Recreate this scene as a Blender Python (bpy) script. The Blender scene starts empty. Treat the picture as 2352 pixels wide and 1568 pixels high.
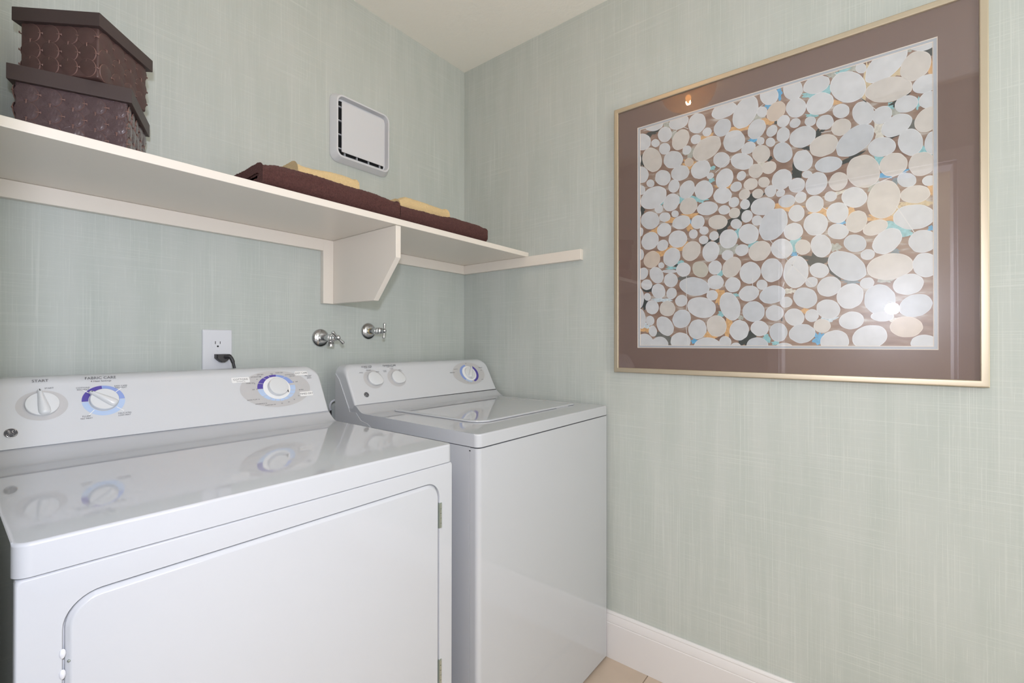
import bpy, bmesh, math, random
from mathutils import Vector, Matrix, noise
random.seed(7)
PI = math.pi
SC = bpy.context.scene
COL = SC.collection

# ------------------------------------------------------------------ camera, light, exposure
cam_d = bpy.data.cameras.new('camera'); cam = bpy.data.objects.new('camera', cam_d); COL.objects.link(cam)
RX = Vector((0.62210046, -0.78293685, 0.00095605)); UX = Vector((-0.00395056, -0.00191791, 0.99999036)); FX = Vector((0.78292746, 0.62209824, 0.00428618))
CAM = Vector((-1.556, -1.5252, 1.1487))
cam.matrix_world = Matrix((( RX.x, UX.x, -FX.x, CAM.x), (RX.y, UX.y, -FX.y, CAM.y), (RX.z, UX.z, -FX.z, CAM.z), (0, 0, 0, 1)))
cam_d.sensor_width = 36.0; cam_d.lens = 16.16; cam_d.clip_start = 0.01; cam_d.clip_end = 50
SC.camera = cam
SC.view_settings.view_transform = 'Standard'; SC.view_settings.look = 'None'
SC.view_settings.exposure = 0.16; SC.view_settings.gamma = 1.0; SC.view_settings.use_curve_mapping = False
SC.cycles.max_bounces = 12; SC.cycles.diffuse_bounces = 7; SC.cycles.glossy_bounces = 5; SC.cycles.transparent_max_bounces = 16
SC.cycles.sample_clamp_indirect = 4.0; SC.cycles.blur_glossy = 1.0
W_ = bpy.data.worlds.new('World'); SC.world = W_; W_.use_nodes = True
W_.node_tree.nodes['Background'].inputs[0].default_value = (0.9, 0.92, 1.0, 1); W_.node_tree.nodes['Background'].inputs[1].default_value = 0.15

def light(name, kind, loc, power, color, radius=0.05, **kw):
    d = bpy.data.lights.new(name, kind); d.energy = power; d.color = color
    if kind == 'AREA':
        d.shape = 'RECTANGLE'; d.size = kw['size'][0]; d.size_y = kw['size'][1]
    else:
        d.shadow_soft_size = radius
    o = bpy.data.objects.new(name, d); COL.objects.link(o); o.location = loc
    if 'rot' in kw: o.rotation_euler = kw['rot']
    return o
# the photographer's flash, just above the camera in the doorway
light('camera_flash', 'POINT', (-1.60, -1.587, 1.333), 30.5, (0.955, 0.985, 1.15), 0.030)
# the warm lamp under the ceiling of this room (its glass bowl is built below)
light('ceiling_lamp_bulb', 'POINT', (-0.78, -0.80, 2.335), 6.0, (1.0, 0.88, 0.68), 0.012)
# added soft fill before the front wall, standing for ambient light without a seen source
light('ambient_fill', 'AREA', (-1.05, -3.14, 1.45), 16.0, (1.0, 0.995, 0.93), size=(0.9, 1.8), rot=(PI / 2, 0, 0))
light('hall_fill', 'AREA', (-2.25, -1.40, 2.41), 27.0, (1.0, 0.97, 0.85), size=(0.9, 1.4))  # added area fill under the hall ceiling, no fixture; spills through the doorway

# ------------------------------------------------------------------ helpers
def tag(o, label=None, cat=None, group=None, kind=None):
    if label: o['label'] = label
    if cat: o['category'] = cat
    if group: o['group'] = group
    if kind: o['kind'] = kind
    return o

def thing(name, label, cat, loc, group=None):
    o = bpy.data.objects.new(name, None); COL.objects.link(o); o.location = loc
    o.empty_display_size = 0.05
    return tag(o, label, cat, group)

def origin(o):
    v = Vector((0, 0, 0))
    while o is not None:
        v = v + Vector(o.location); o = o.parent
    return v

def obj(name, bm, mats, parent=None, smooth=35, local=False):
    """link a bmesh (built in world coordinates) as one mesh object"""
    if parent is not None and not local:
        bmesh.ops.translate(bm, vec=-origin(parent), verts=bm.verts)
    bmesh.ops.recalc_face_normals(bm, faces=bm.faces)
    me = bpy.data.meshes.new(name); bm.to_mesh(me); bm.free()
    for m in (mats if isinstance(mats, (list, tuple)) else [mats]): me.materials.append(m)
    if smooth:
        me.shade_smooth()
        me.set_sharp_from_angle(angle=math.radians(smooth))
    o = bpy.data.objects.new(name, me); COL.objects.link(o)
    if smooth and len(me.polygons) < 9000:
        wn = o.modifiers.new('even_shading', 'WEIGHTED_NORMAL'); wn.keep_sharp = True; wn.weight = 80
    if parent is not None: o.parent = parent
    return o

def inst(src, name, parent, loc, rot=None, mat=None):
    o = src.copy(); COL.objects.link(o); o.name = name; o.parent = parent; o.location = loc
    if mat is not None: o.matrix_local = mat
    elif rot is not None: o.rotation_euler = rot
    return o

def box(bm, x0, x1, y0, y1, z0, z1, bevel=0, seg=2, mi=0):
    r = bmesh.ops.create_cube(bm, size=1.0); vs = r['verts']
    for v in vs:
        v.co = Vector((x0 + (v.co.x + .5) * (x1 - x0), y0 + (v.co.y + .5) * (y1 - y0), z0 + (v.co.z + .5) * (z1 - z0)))
    fs = set(f for v in vs for f in v.link_faces)
    for f in fs: f.material_index = mi
    if bevel:
        es = list(set(e for v in vs for e in v.link_edges))
        bmesh.ops.bevel(bm, geom=es, offset=bevel, segments=seg, profile=0.5, affect='EDGES', clamp_overlap=True)
    return bm

def nbox(*a, **k):
    return box(bmesh.new(), *a, **k)

def loft(bm, rings, closed=True, caps=True, mi=0):
    """rings: lists of equally many points; joins them with quads"""
    vr = [[bm.verts.new(p) for p in r] for r in rings]
    n = len(rings[0])
    for a, b in zip(vr[:-1], vr[1:]):
        for i in range(n if closed else n - 1):
            j = (i + 1) % n
            try: bm.faces.new((a[i], a[j], b[j], b[i])).material_index = mi
            except ValueError: pass
    if caps:
        for r in (vr[0], vr[-1]):
            try: bm.faces.new(r).material_index = mi
            except ValueError: pass
    return vr

def prism_x(bm, prof, x0, x1, mi=0):
    """profile of (y, z) points extruded along x"""
    loft(bm, [[(x0, y, z) for y, z in prof], [(x1, y, z) for y, z in prof]], mi=mi); return bm
def prism_y(bm, prof, y0, y1, mi=0):
    loft(bm, [[(x, y0, z) for x, z in prof], [(x, y1, z) for x, z in prof]], mi=mi); return bm

def frame_of(d):
    d = Vector(d).normalized()
    u = d.cross(Vector((0, 0, 1)) if abs(d.z) < .9 else Vector((1, 0, 0))).normalized()
    return d, u, d.cross(u).normalized()

def lathe(bm, prof, base, axis, seg=32, mi=0):
    """prof = [(radius, height)...] turned about axis through base"""
    d, u, w = frame_of(axis); base = Vector(base); rings = []
    for r, h in prof:
        rr = max(r, 1e-5)
        rings.append([base + d * h + (u * math.cos(a) + w * math.sin(a)) * rr for a in [2 * PI * i / seg for i in range(seg)]])
    loft(bm, rings, mi=mi); return bm

def tube(bm, pts, rad, seg=10, mi=0, caps=True):
    pts = [Vector(p) for p in pts]; rings = []; pu = None
    for i, p in enumerate(pts):
        d = (pts[min(i + 1, len(pts) - 1)] - pts[max(i - 1, 0)]).normalized()
        if pu is None: _, u, w = frame_of(d)
        else:
            u = (pu - d * pu.dot(d)).normalized(); w = d.cross(u)
        pu = u; r = rad[i] if isinstance(rad, (list, tuple)) else rad
        rings.append([p + (u * math.cos(a) + w * math.sin(a)) * r for a in [2 * PI * k / seg for k in range(seg)]])
    loft(bm, rings, caps=caps, mi=mi); return bm

def curve_pts(ctrl, n=8):
    """Catmull-Rom through the control points"""
    c = [Vector(p) for p in ctrl]; c = [c[0] * 2 - c[1]] + c + [c[-1] * 2 - c[-2]]; out = []
    for i in range(1, len(c) - 2):
        for k in range(n):
            t = k / n; p0, p1, p2, p3 = c[i - 1:i + 3]
            out.append(.5 * ((2 * p1) + (p2 - p0) * t + (2 * p0 - 5 * p1 + 4 * p2 - p3) * t * t + (3 * p1 - p0 - 3 * p2 + p3) * t ** 3))
    out.append(c[-2]); return out

def rrect(x0, x1, z0, z1, r, seg=8):
    """rounded rectangle outline; r = one radius or (bl, br, tr, tl)"""
    if not isinstance(r, (list, tuple)): r = (r,) * 4
    out = []
    for (cx, cz, a0, rr) in ((x0 + r[0], z0 + r[0], PI, r[0]), (x1 - r[1], z0 + r[1], 1.5 * PI, r[1]), (x1 - r[2], z1 - r[2], 0, r[2]), (x0 + r[3], z1 - r[3], .5 * PI, r[3])):
        for k in range(seg + 1):
            a = a0 + .5 * PI * k / seg; out.append((cx + rr * math.cos(a), cz + rr * math.sin(a)))
    return out

# ------------------------------------------------------------------ materials
def mat(name, color, rough=0.5, metal=0.0, coat=0.0, spec=0.5, sheen=0.0, bump=None, vary=None):
    m = bpy.data.materials.new(name); m.use_nodes = True; nt = m.node_tree; b = nt.nodes['Principled BSDF']
    b.inputs['Base Color'].default_value = (*color, 1); b.inputs['Roughness'].default_value = rough
    b.inputs['Metallic'].default_value = metal; b.inputs['Specular IOR Level'].default_value = spec
    b.inputs['Coat Weight'].default_value = coat; b.inputs['Coat Roughness'].default_value = 0.04
    if sheen:
        b.inputs['Sheen Weight'].default_value = sheen; b.inputs['Sheen Roughness'].default_value = 0.5
        b.inputs['Sheen Tint'].default_value = (*[min(1, c * 2.5 + .1) for c in color], 1)
    if bump or vary:
        tc = nt.nodes.new('ShaderNodeTexCoord')
    if bump:
        n = nt.nodes.new('ShaderNodeTexNoise'); n.inputs['Scale'].default_value = bump[0]; n.inputs['Detail'].default_value = 3
        bp = nt.nodes.new('ShaderNodeBump'); bp.inputs['Strength'].default_value = bump[1]; bp.inputs['Distance'].default_value = bump[2]
        nt.links.new(tc.outputs['Object'], n.inputs['Vector']); nt.links.new(n.outputs['Fac'], bp.inputs['Height']); nt.links.new(bp.outputs['Normal'], b.inputs['Normal'])
    if vary:
        n2 = nt.nodes.new('ShaderNodeTexNoise'); n2.inputs['Scale'].default_value = vary[0]; n2.inputs['Detail'].default_value = 4
        r = nt.nodes.new('ShaderNodeMix'); r.data_type = 'RGBA'
        r.inputs[6].default_value = (*[c * (1 - vary[1]) for c in color], 1); r.inputs[7].default_value = (*[min(1, c * (1 + vary[1])) for c in color], 1)
        nt.links.new(tc.outputs['Object'], n2.inputs['Vector']); nt.links.new(n2.outputs['Fac'], r.inputs[0]); nt.links.new(r.outputs[2], b.inputs['Base Color'])
    return m

def wallpaper():
    m = bpy.data.materials.new('linen_wallpaper'); m.use_nodes = True; nt = m.node_tree; N = nt.nodes; Lk = nt.links; b = N['Principled BSDF']
    tc = N.new('ShaderNodeTexCoord'); sp = N.new('ShaderNodeSeparateXYZ'); Lk.new(tc.outputs['Object'], sp.inputs[0])
    def math_(op, a, c=None, v=None):
        n = N.new('ShaderNodeMath'); n.operation = op
        for i, q in enumerate((a, c)):
            if q is None: continue
            if isinstance(q, (int, float)): n.inputs[i].default_value = q
            else: Lk.new(q, n.inputs[i])
        return n.outputs[0]
    u = math_('ADD', sp.outputs[0], sp.outputs[1]); z = sp.outputs[2]
    def nz(su, sz, off, detail=1.0, rough=.5):
        cb = N.new('ShaderNodeCombineXYZ'); Lk.new(math_('MULTIPLY', u, su), cb.inputs[0]); Lk.new(math_('MULTIPLY', z, sz), cb.inputs[1]); cb.inputs[2].default_value = off
        n = N.new('ShaderNodeTexNoise'); n.inputs['Scale'].default_value = 1.0; n.inputs['Detail'].default_value = detail; n.inputs['Roughness'].default_value = rough
        Lk.new(cb.outputs[0], n.inputs['Vector']); return n.outputs['Fac']
    def ramp(f, lo, hi):
        n = N.new('ShaderNodeMapRange'); n.interpolation_type = 'SMOOTHSTEP'; n.inputs[1].default_value = lo; n.inputs[2].default_value = hi; Lk.new(f, n.inputs[0]); return n.outputs[0]
    vert = math_('MULTIPLY', ramp(nz(430, 2.8, 1.3), .56, .72), ramp(nz(14, 3.0, 7.7, 2), .32, .64))
    hori = math_('MULTIPLY', ramp(nz(3.0, 430, 4.1), .56, .72), ramp(nz(4.0, 12, 9.2, 2), .34, .66))
    vert2 = math_('MULTIPLY', ramp(nz(220, 1.5, 21.0), .62, .74), .55)
    hori2 = math_('MULTIPLY', ramp(nz(1.8, 200, 33.0), .64, .76), .5)
    vert3 = math_('MULTIPLY', ramp(nz(400, 11, 61.0), .60, .76), .7); hori3 = math_('MULTIPLY', ramp(nz(11, 400, 67.0), .60, .76), .7)
    dark = math_('MULTIPLY', ramp(nz(260, 2.0, 51.0), .58, .76), ramp(nz(9, 2, 57.0, 2), .45, .7))
    f = math_('MINIMUM', math_('ADD', math_('ADD', math_('ADD', vert, hori), math_('ADD', vert2, hori2)), math_('ADD', vert3, hori3)), 1.0)
    base = N.new('ShaderNodeMix'); base.data_type = 'RGBA'
    base.inputs[6].default_value = (*WALL_A, 1); base.inputs[7].default_value = (*WALL_B, 1); Lk.new(ramp(nz(18, 2.5, 3.0, 3), .3, .7), base.inputs[0])
    d = N.new('ShaderNodeMix'); d.data_type = 'RGBA'; Lk.new(math_('MULTIPLY', dark, .30), d.inputs[0]); Lk.new(base.outputs[2], d.inputs[6]); d.inputs[7].default_value = (*WALL_D, 1)
    l = N.new('ShaderNodeMix'); l.data_type = 'RGBA'; Lk.new(math_('MULTIPLY', f, .52), l.inputs[0]); Lk.new(d.outputs[2], l.inputs[6]); l.inputs[7].default_value = (*WALL_L, 1)
    Lk.new(l.outputs[2], b.inputs['Base Color']); b.inputs['Roughness'].default_value = .55; b.inputs['Specular IOR Level'].default_value = .3
    bp = N.new('ShaderNodeBump'); bp.inputs['Strength'].default_value = .15; bp.inputs['Distance'].default_value = .0008; Lk.new(f, bp.inputs['Height']); Lk.new(bp.outputs[0], b.inputs['Normal'])
    return m
WALL_A = (.468, .505, .475); WALL_B = (.505, .535, .508); WALL_L = (.608, .632, .600); WALL_D = (.424, .464, .440)
M = {}
M['wall'] = wallpaper()
M['paint'] = mat('ceiling_paint', (.86, .835, .765), .85, spec=.2, bump=(55, .35, .004))
M['cream'] = mat('cream_semigloss_paint', (.76, .705, .635), .28, bump=(30, .08, .002))
M['trim'] = mat('white_trim_paint', (.72, .70, .705), .3, bump=(40, .05, .001))
M['tile'] = mat('beige_tile', (.52, .42, .335), .45, vary=(9, .14), bump=(60, .1, .001))
M['grout'] = mat('tile_grout', (.27, .21, .16), .9, vary=(40, .1))
M['enamel'] = mat('white_enamel', (.505, .520, .550), .05, coat=.4, vary=(3, .01))
M['console'] = mat('white_console_plastic', (.60, .615, .64), .24)
M['knob'] = mat('white_knob_plastic', (.66, .675, .69), .20, coat=.3)
M['steel_side'] = mat('grey_painted_steel', (.55, .56, .58), .35)
M['dark_gap'] = mat('dark_gap', (.015, .015, .016), .7)
M['print_grey'] = mat('grey_print', (.50, .495, .50), .35)
M['print_white'] = mat('white_print', (.80, .80, .80), .35)
M['print_dark'] = mat('dark_print', (.07, .07, .08), .5)
M['violet'] = mat('violet_print', (.085, .06, .33), .4)
M['midblue'] = mat('mid_blue_print', (.25, .34, .66), .4)
M['lightblue'] = mat('light_blue_print', (.43, .55, .76), .4)
M['chrome'] = mat('chrome', (.60, .60, .62), .16, metal=1)
M['brass'] = mat('brass_ring', (.55, .45, .25), .3, metal=1)
M['zinc'] = mat('zinc_hinge', (.55, .60, .55), .35, metal=1)
M['white_plastic'] = mat('white_plastic', (.68, .69, .73), .35)
M['vent'] = mat('vent_plastic', (.65, .66, .69), .38)
M['black_rubber'] = mat('black_rubber', (.035, .033, .035), .45)
M['lid_brown'] = mat('dark_brown_board', (.062, .042, .040), .5, bump=(300, .1, .0005))
M['leather'] = mat('brown_leather', (.085, .047, .043), .36, vary=(35, .22), bump=(260, .2, .0008))
M['leather2'] = mat('plum_leather', (.092, .060, .064), .26, coat=.25, vary=(35, .25), bump=(70, .7, .004))
M['thong'] = mat('leather_thong', (.19, .105, .088), .4)
M['disc_edge'] = mat('cut_leather_edge', (.17, .095, .080), .45)
M['towel'] = mat('brown_terry', (.085, .038, .034), .95, spec=.1, sheen=.35, bump=(330, .9, .004), vary=(260, .6))
M['cream_towel'] = mat('cream_terry', (.74, .55, .29), .95, spec=.1, sheen=.2, bump=(330, .8, .004), vary=(220, .12))
M['gold'] = mat('champagne_metal', (.56, .485, .37), .44, metal=.75, bump=(400, .05, .0004))
M['matboard'] = mat('brown_mat_board', (.180, .120, .103), .8, spec=.2, vary=(30, .03))
M['bevel'] = mat('mat_bevel', (.76, .68, .60), .8)
M['inner_mat'] = mat('pale_blue_mat', (.40, .43, .48), .8)
M['bowl'] = mat('lamp_glass', (.80, .62, .42), .1)
M['hall'] = mat('hall_paint', (.60, .55, .48), .7)

def glass_mat(name, haze):
    m = bpy.data.materials.new(name); m.use_nodes = True; nt = m.node_tree; N = nt.nodes; Lk = nt.links; N.remove(N['Principled BSDF'])
    out = N['Material Output']; tr = N.new('ShaderNodeBsdfTransparent'); gl = N.new('ShaderNodeBsdfGlossy'); gl.inputs['Roughness'].default_value = 0.006
    fr = N.new('ShaderNodeFresnel'); mx = N.new('ShaderNodeMixShader')
    ge = N.new('ShaderNodeNewGeometry'); io = N.new('ShaderNodeMapRange'); io.inputs[3].default_value = 1.5; io.inputs[4].default_value = 1 / 1.5; Lk.new(ge.outputs['Backfacing'], io.inputs[0]); Lk.new(io.outputs[0], fr.inputs['IOR'])
    Lk.new(fr.outputs[0], mx.inputs[0]); Lk.new(tr.outputs[0], mx.inputs[1]); Lk.new(gl.outputs[0], mx.inputs[2])
    g2 = N.new('ShaderNodeBsdfGlossy'); g2.inputs['Roughness'].default_value = 0.27; m2 = N.new('ShaderNodeMixShader'); m2.inputs[0].default_value = haze
    Lk.new(mx.outputs[0], m2.inputs[1]); Lk.new(g2.outputs[0], m2.inputs[2]); Lk.new(m2.outputs[0], out.inputs[0]); return m
M['glass'] = glass_mat('picture_glass', 0.013)
def bowl_mat():
    m = M['bowl']; nt = m.node_tree; N = nt.nodes; Lk = nt.links; b = N['Principled BSDF']; tr = N.new('ShaderNodeBsdfTransparent'); tr.inputs[0].default_value = (.95, .85, .72, 1)
    mx = N.new('ShaderNodeMixShader'); mx.inputs[0].default_value = .3; Lk.new(tr.outputs[0], mx.inputs[1]); Lk.new(b.outputs[0], mx.inputs[2]); Lk.new(mx.outputs[0], N['Material Output'].inputs[0])
bowl_mat()
def emit(name, col, s):
    m = bpy.data.materials.new(name); m.use_nodes = True; b = m.node_tree.nodes['Principled BSDF']; b.inputs['Base Color'].default_value = (*col, 1)
    b.inputs['Emission Color'].default_value = (*col, 1); b.inputs['Emission Strength'].default_value = s; return m
M['bulb'] = emit('lit_bulb', (1, .55, .2), 14)

# ------------------------------------------------------------------ room shell
CEIL = 2.427; XL = -1.565; YF = -3.20; DY0, DY1, DZ = -1.075, -1.83, 2.04
def struct(name, bm, m, parent=None, smooth=35):
    o = obj(name, bm, m, parent, smooth)
    if parent is None: o['kind'] = 'structure'
    return o
struct('wall_back', nbox(-1.685, .12, 0, .12, 0, CEIL), M['wall'])
struct('wall_right', nbox(0, .12, YF - .12, 0, 0, CEIL), M['wall'])
struct('wall_front', nbox(XL - .12, 0, YF - .12, YF, 0, CEIL), M['wall'])
bm = bmesh.new(); box(bm, XL - .12, XL, DY0, 0, 0, CEIL); box(bm, XL - .12, XL, YF, DY1, 0, CEIL); box(bm, XL - .12, XL, DY1, DY0, DZ, CEIL)
struct('wall_left', bm, M['wall'])
struct('ceiling', nbox(-3.0, .12, -3.4, .12, CEIL, CEIL + .1), M['paint'])
floor = struct('floor', nbox(-3.0, .12, -3.4, .12, -.1, -.002), M['grout'])
bm = bmesh.new(); box(bm, -2.95, XL - .12, -2.35, -2.25, 0, CEIL); box(bm, -2.95, -2.85, -2.25, -.3, 0, CEIL); box(bm, -2.95, XL - .12, -.4, -.3, 0, CEIL)
struct('wall_hall', bm, M['hall'])
# floor tiles, one mesh shared, joints recessed
ts = .33; bm = nbox(-ts / 2 + .0015, ts / 2 - .0015, -ts / 2 + .0015, ts / 2 - .0015, -.006, 0, .001, 1)
proto = None; joint_y = -.9008; joint_x = -.20
for i in range(-5, 1):
    for j in range(-8, 4):
        cx, cy = joint_x + (i + .5) * ts, joint_y + (j + .5) * ts
        if cx - ts / 2 < XL - .6 or cx + ts / 2 > .13 or cy + ts / 2 > .12 or cy - ts / 2 < YF - .2: continue
        if proto is None:
            proto = obj('tile', bm, M['tile'], floor); proto.location = (cx, cy, 0)
        else: inst(proto, 'tile', floor, (cx, cy, 0))
# baseboards
bprof = [(0, 0), (-.014, 0), (-.014, .127), (-.0125, .1285), (-.0125, .1300), (-.0135, .1335), (-.0125, .143), (-.0095, .152), (-.0075, .1565), (-.0080, .159), (-.0070, .163), (-.004, .1668), (0, .1672)]
bm = bmesh.new(); prof = [(x, z) for x, z in bprof]; prism_y(bm, prof, YF, -.016); struct('baseboard_right', bm, M['trim'], None, 25)
bm = bmesh.new(); prism_x(bm, [(x, z) for x, z in bprof], XL, -.015); struct('baseboard_back', bm, M['trim'], None, 25)
bm = bmesh.new(); prism_x(bm, [(YF - x, z) for x, z in bprof], XL, -.015); struct('baseboard_front', bm, M['trim'], None, 25)
bm = bmesh.new(); prism_y(bm, [(XL - x, z) for x, z in bprof], DY0 + .058, -.016); struct('baseboard_left', bm, M['trim'], None, 25)
# cased opening the photographer stands in
tr1 = bpy.data.objects.new('trim_1', None); COL.objects.link(tr1); tr1['kind'] = 'structure'
cw, ct = .057, .018
for nm, a in (('casing_side', (XL, XL + ct, DY0, DY0 + cw, 0, DZ + cw)), ('casing_side', (XL, XL + ct, DY1 - cw, DY1, 0, DZ + cw)), ('casing_head', (XL, XL + ct, DY1, DY0, DZ, DZ + cw)),
              ('jamb', (XL - .12, XL, DY0 - .014, DY0, 0, DZ)), ('jamb', (XL - .12, XL, DY1, DY1 + .014, 0, DZ)), ('jamb_head', (XL - .12, XL, DY1 + .014, DY0 - .014, DZ - .014, DZ))):
    obj(nm, nbox(*a, .004, 2), M['trim'], tr1)
# ceiling lamp (seen in the picture glass)
LX, LY = -.78, -.80
cl = thing('ceiling_light', 'flush ceiling lamp with amber glass bowl above the washer, mirrored in the picture glass', 'lamp', (LX, LY, CEIL))
bm = bmesh.new(); lathe(bm, [(.075, 0), (.078, .004), (.070, .018), (.02, .024)], (LX, LY, CEIL), (0, 0, -1)); obj('canopy', bm, M['brass'], cl)
bm = bmesh.new(); lathe(bm, [(.012, .024), (.012, .055), (.006, .058)], (LX, LY, CEIL), (0, 0, -1), 16); obj('socket', bm, M['brass'], cl)
bm = bmesh.new(); R_ = .128; outer = [(R_ * math.cos(a), .03 + .105 * math.sin(a)) for a in [PI / 2 * k / 12 for k in range(12)]] + [(.004, .135)]
inner = [(.004, .131)] + [((R_ - .004) * math.cos(a), .03 + .101 * math.sin(a)) for a in [PI / 2 * k / 12 for k in range(11, -1, -1)]]
lathe(bm, outer + inner + [outer[0]], (LX, LY, CEIL), (0, 0, -1), 40); obj('bowl', bm, M['bowl'], cl)
bm = bmesh.new(); lathe(bm, [(.003, .128), (.010, .136), (.008, .143), (.010, .148), (.001, .156)], (LX, LY, CEIL), (0, 0, -1), 16); obj('finial', bm, M['brass'], cl)
bm = bmesh.new(); lathe(bm, [(.008, .058), (.014, .068), (.012, .085), (.001, .10)], (LX, LY, CEIL), (0, 0, -1), 16); obj('bulb', bm, M['bulb'], cl)

# ------------------------------------------------------------------ shelf on cleats with one bracket
SZ0, SZ1, SY = 1.5110, 1.5302, -.379
sh = thing('wall_shelf', 'long cream painted wall shelf on cleats with one angled bracket', 'shelf', (-.78, -.19, SZ0))
obj('shelf_board', nbox(XL + .001, -.0006, SY, -.0006, SZ0, SZ1, .0016, 2), M['cream'], sh)
obj('cleat', nbox(XL + .001, -.7143, -.019, -.0004, 1.4705, SZ0 - .0003, .001, 1), M['cream'], sh)
obj('cleat', nbox(-.6585, -.0195, -.019, -.0004, 1.4705, SZ0 - .0003, .001, 1), M['cream'], sh)
obj('cleat', nbox(-.019, -.0004, -.6390, -.0004, 1.4700, SZ0 - .0003, .001, 1), M['cream'], sh)
obj('bracket_post', nbox(-.7142, -.6586, -.019, -.0004, 1.2875, SZ0 - .0003, .001, 1), M['cream'], sh)
bm = bmesh.new(); prism_x(bm, [(-.0192, SZ0 - .0004), (-.3735, SZ0 - .0004), (-.3735, 1.4126), (-.2598, 1.2862), (-.0192, 1.2885)], -.6780, -.6590)
bmesh.ops.bevel(bm, geom=list(bm.edges), offset=.0012, segments=2, profile=.5, affect='EDGES')
obj('bracket_panel', bm, M['cream'], sh)

# ------------------------------------------------------------------ exhaust vent
VC, VZ = -.559, 1.925
vt = thing('exhaust_vent', 'square white wall vent with a floating cover plate above the folded towels', 'vent', (VC, 0, VZ))
def ringed(hw, r, y, dz=0): return [(VC + x, y, VZ + z + dz) for x, z in rrect(-hw, hw, -hw, hw, r, 6)]
bm = bmesh.new(); loft(bm, [ringed(.123, .030, -.0005), ringed(.1235, .030, -.004), ringed(.1125, .026, -.0285), ringed(.1108, .025, -.0300), ringed(.1075, .023, -.0302), ringed(.1060, .022, -.0290), ringed(.1025, .020, -.0120), ringed(.0960, .006, -.0115)], caps=False)
obj('vent_frame', bm, M['vent'], vt, 50)
obj('shade_plate', nbox(VC - .100, VC + .100, -.0035, -.0010, VZ - .100, VZ + .100), M['dark_gap'], vt)  # near-black plate on the wall, its colour stands for shade inside the opening
for k in range(4):
    q = VZ - .075 + k * .05; obj('grille_rib', nbox(VC - .0985, VC - .080, -.0105, -.004, q, q + .0035), M['vent'], vt)
    q = VC - .07 + k * .05; obj('grille_rib', nbox(q, q + .0035, -.0105, -.004, VZ - .0985, VZ - .080), M['vent'], vt)
obj('cover_plate', nbox(VC - .0905, VC + .0890, -.0265, -.0225, VZ - .0905, VZ + .0910, .002, 2), M['vent'], vt)
for sx in (-.06, .06):
    for sz in (-.06, .06): obj('stand_off', lathe(bmesh.new(), [(.005, 0), (.005, .020)], (VC + sx, -.003, VZ + sz), (0, -1, 0), 8), M['vent'], vt)

# ------------------------------------------------------------------ outlet, plug
OX, OZ = -1.0355, 1.1275
ou = thing('wall_outlet', 'white wall outlet plate with a black plug in its lower socket', 'outlet', (OX, 0, OZ))
bm = bmesh.new(); pl = lambda h, y: [(OX + x, y, OZ + z) for x, z in rrect(-.039 + h, .039 - h, -.061 + h, .061 - h, .003, 3)]
loft(bm, [pl(0, -.0004), pl(0, -.003), pl(.0016, -.0052), pl(.003, -.0058)]); obj('cover_plate', bm, M['white_plastic'], ou)
for sgn, nm in ((1, 'socket'), (-1, 'socket')):
    zc = OZ + sgn * .0195
    bm = bmesh.new(); pts = [(x, z) for x, z in rrect(-.0168, .0168, -.0138, .0138, .009, 6)]
    loft(bm, [[(OX + x, -.0050, zc + z) for x, z in pts], [(OX + x, -.0063, zc + z) for x, z in pts]]); s_ = obj(nm, bm, M['white_plastic'], ou)
    obj('slot', nbox(OX - .0073, OX - .0055, -.0066, -.0060, zc - .001, zc + .0075), M['dark_gap'], s_); obj('slot', nbox(OX + .0055, OX + .0071, -.0066, -.0060, zc - .0005, zc + .007), M['dark_gap'], s_)
    obj('ground_hole', lathe(bmesh.new(), [(.0027, 0), (.0027, .0006)], (OX, -.0060, zc - .0075), (0, -1, 0), 14), M['dark_gap'], s_)
bm = bmesh.new(); lathe(bm, [(.003, 0), (.0027, .001), (.001, .0012)], (OX, -.0058, OZ), (0, -1, 0), 14); obj('screw', bm, M['white_plastic'], ou)
pg = thing('power_plug', 'black right-angle power plug with cord in the wall outlet', 'plug', (OX, -.007, OZ - .02))
px = OX + .0085; bm = bmesh.new()
def dsh(y, s): return [(px + x * s, y, 1.1045 + z * s) for x, z in ((-.0180, .0120), (.0180, .0120), (.0180, .0005), (.0120, -.006), (.004, -.0118), (-.004, -.0118), (-.0120, -.006), (-.0180, .0005))]
loft(bm, [dsh(-.0069, 1), dsh(-.024, 1), dsh(-.0275, .86)]); obj('plug_body', bm, M['black_rubber'], pg, 30)
bm = bmesh.new(); tube(bm, curve_pts([(px + .004, -.024, 1.108), (px + .012, -.034, 1.110), (px + .017, -.040, 1.101), (px + .021, -.043, 1.083), (px + .026, -.045, 1.05), (px + .03, -.047, .98), (px + .03, -.05, .9)], 6), [.0062] * 8 + [.0052] * 8 + [.0040] * 21, 10); obj('cord', bm, M['black_rubber'], pg, 60)

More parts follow.
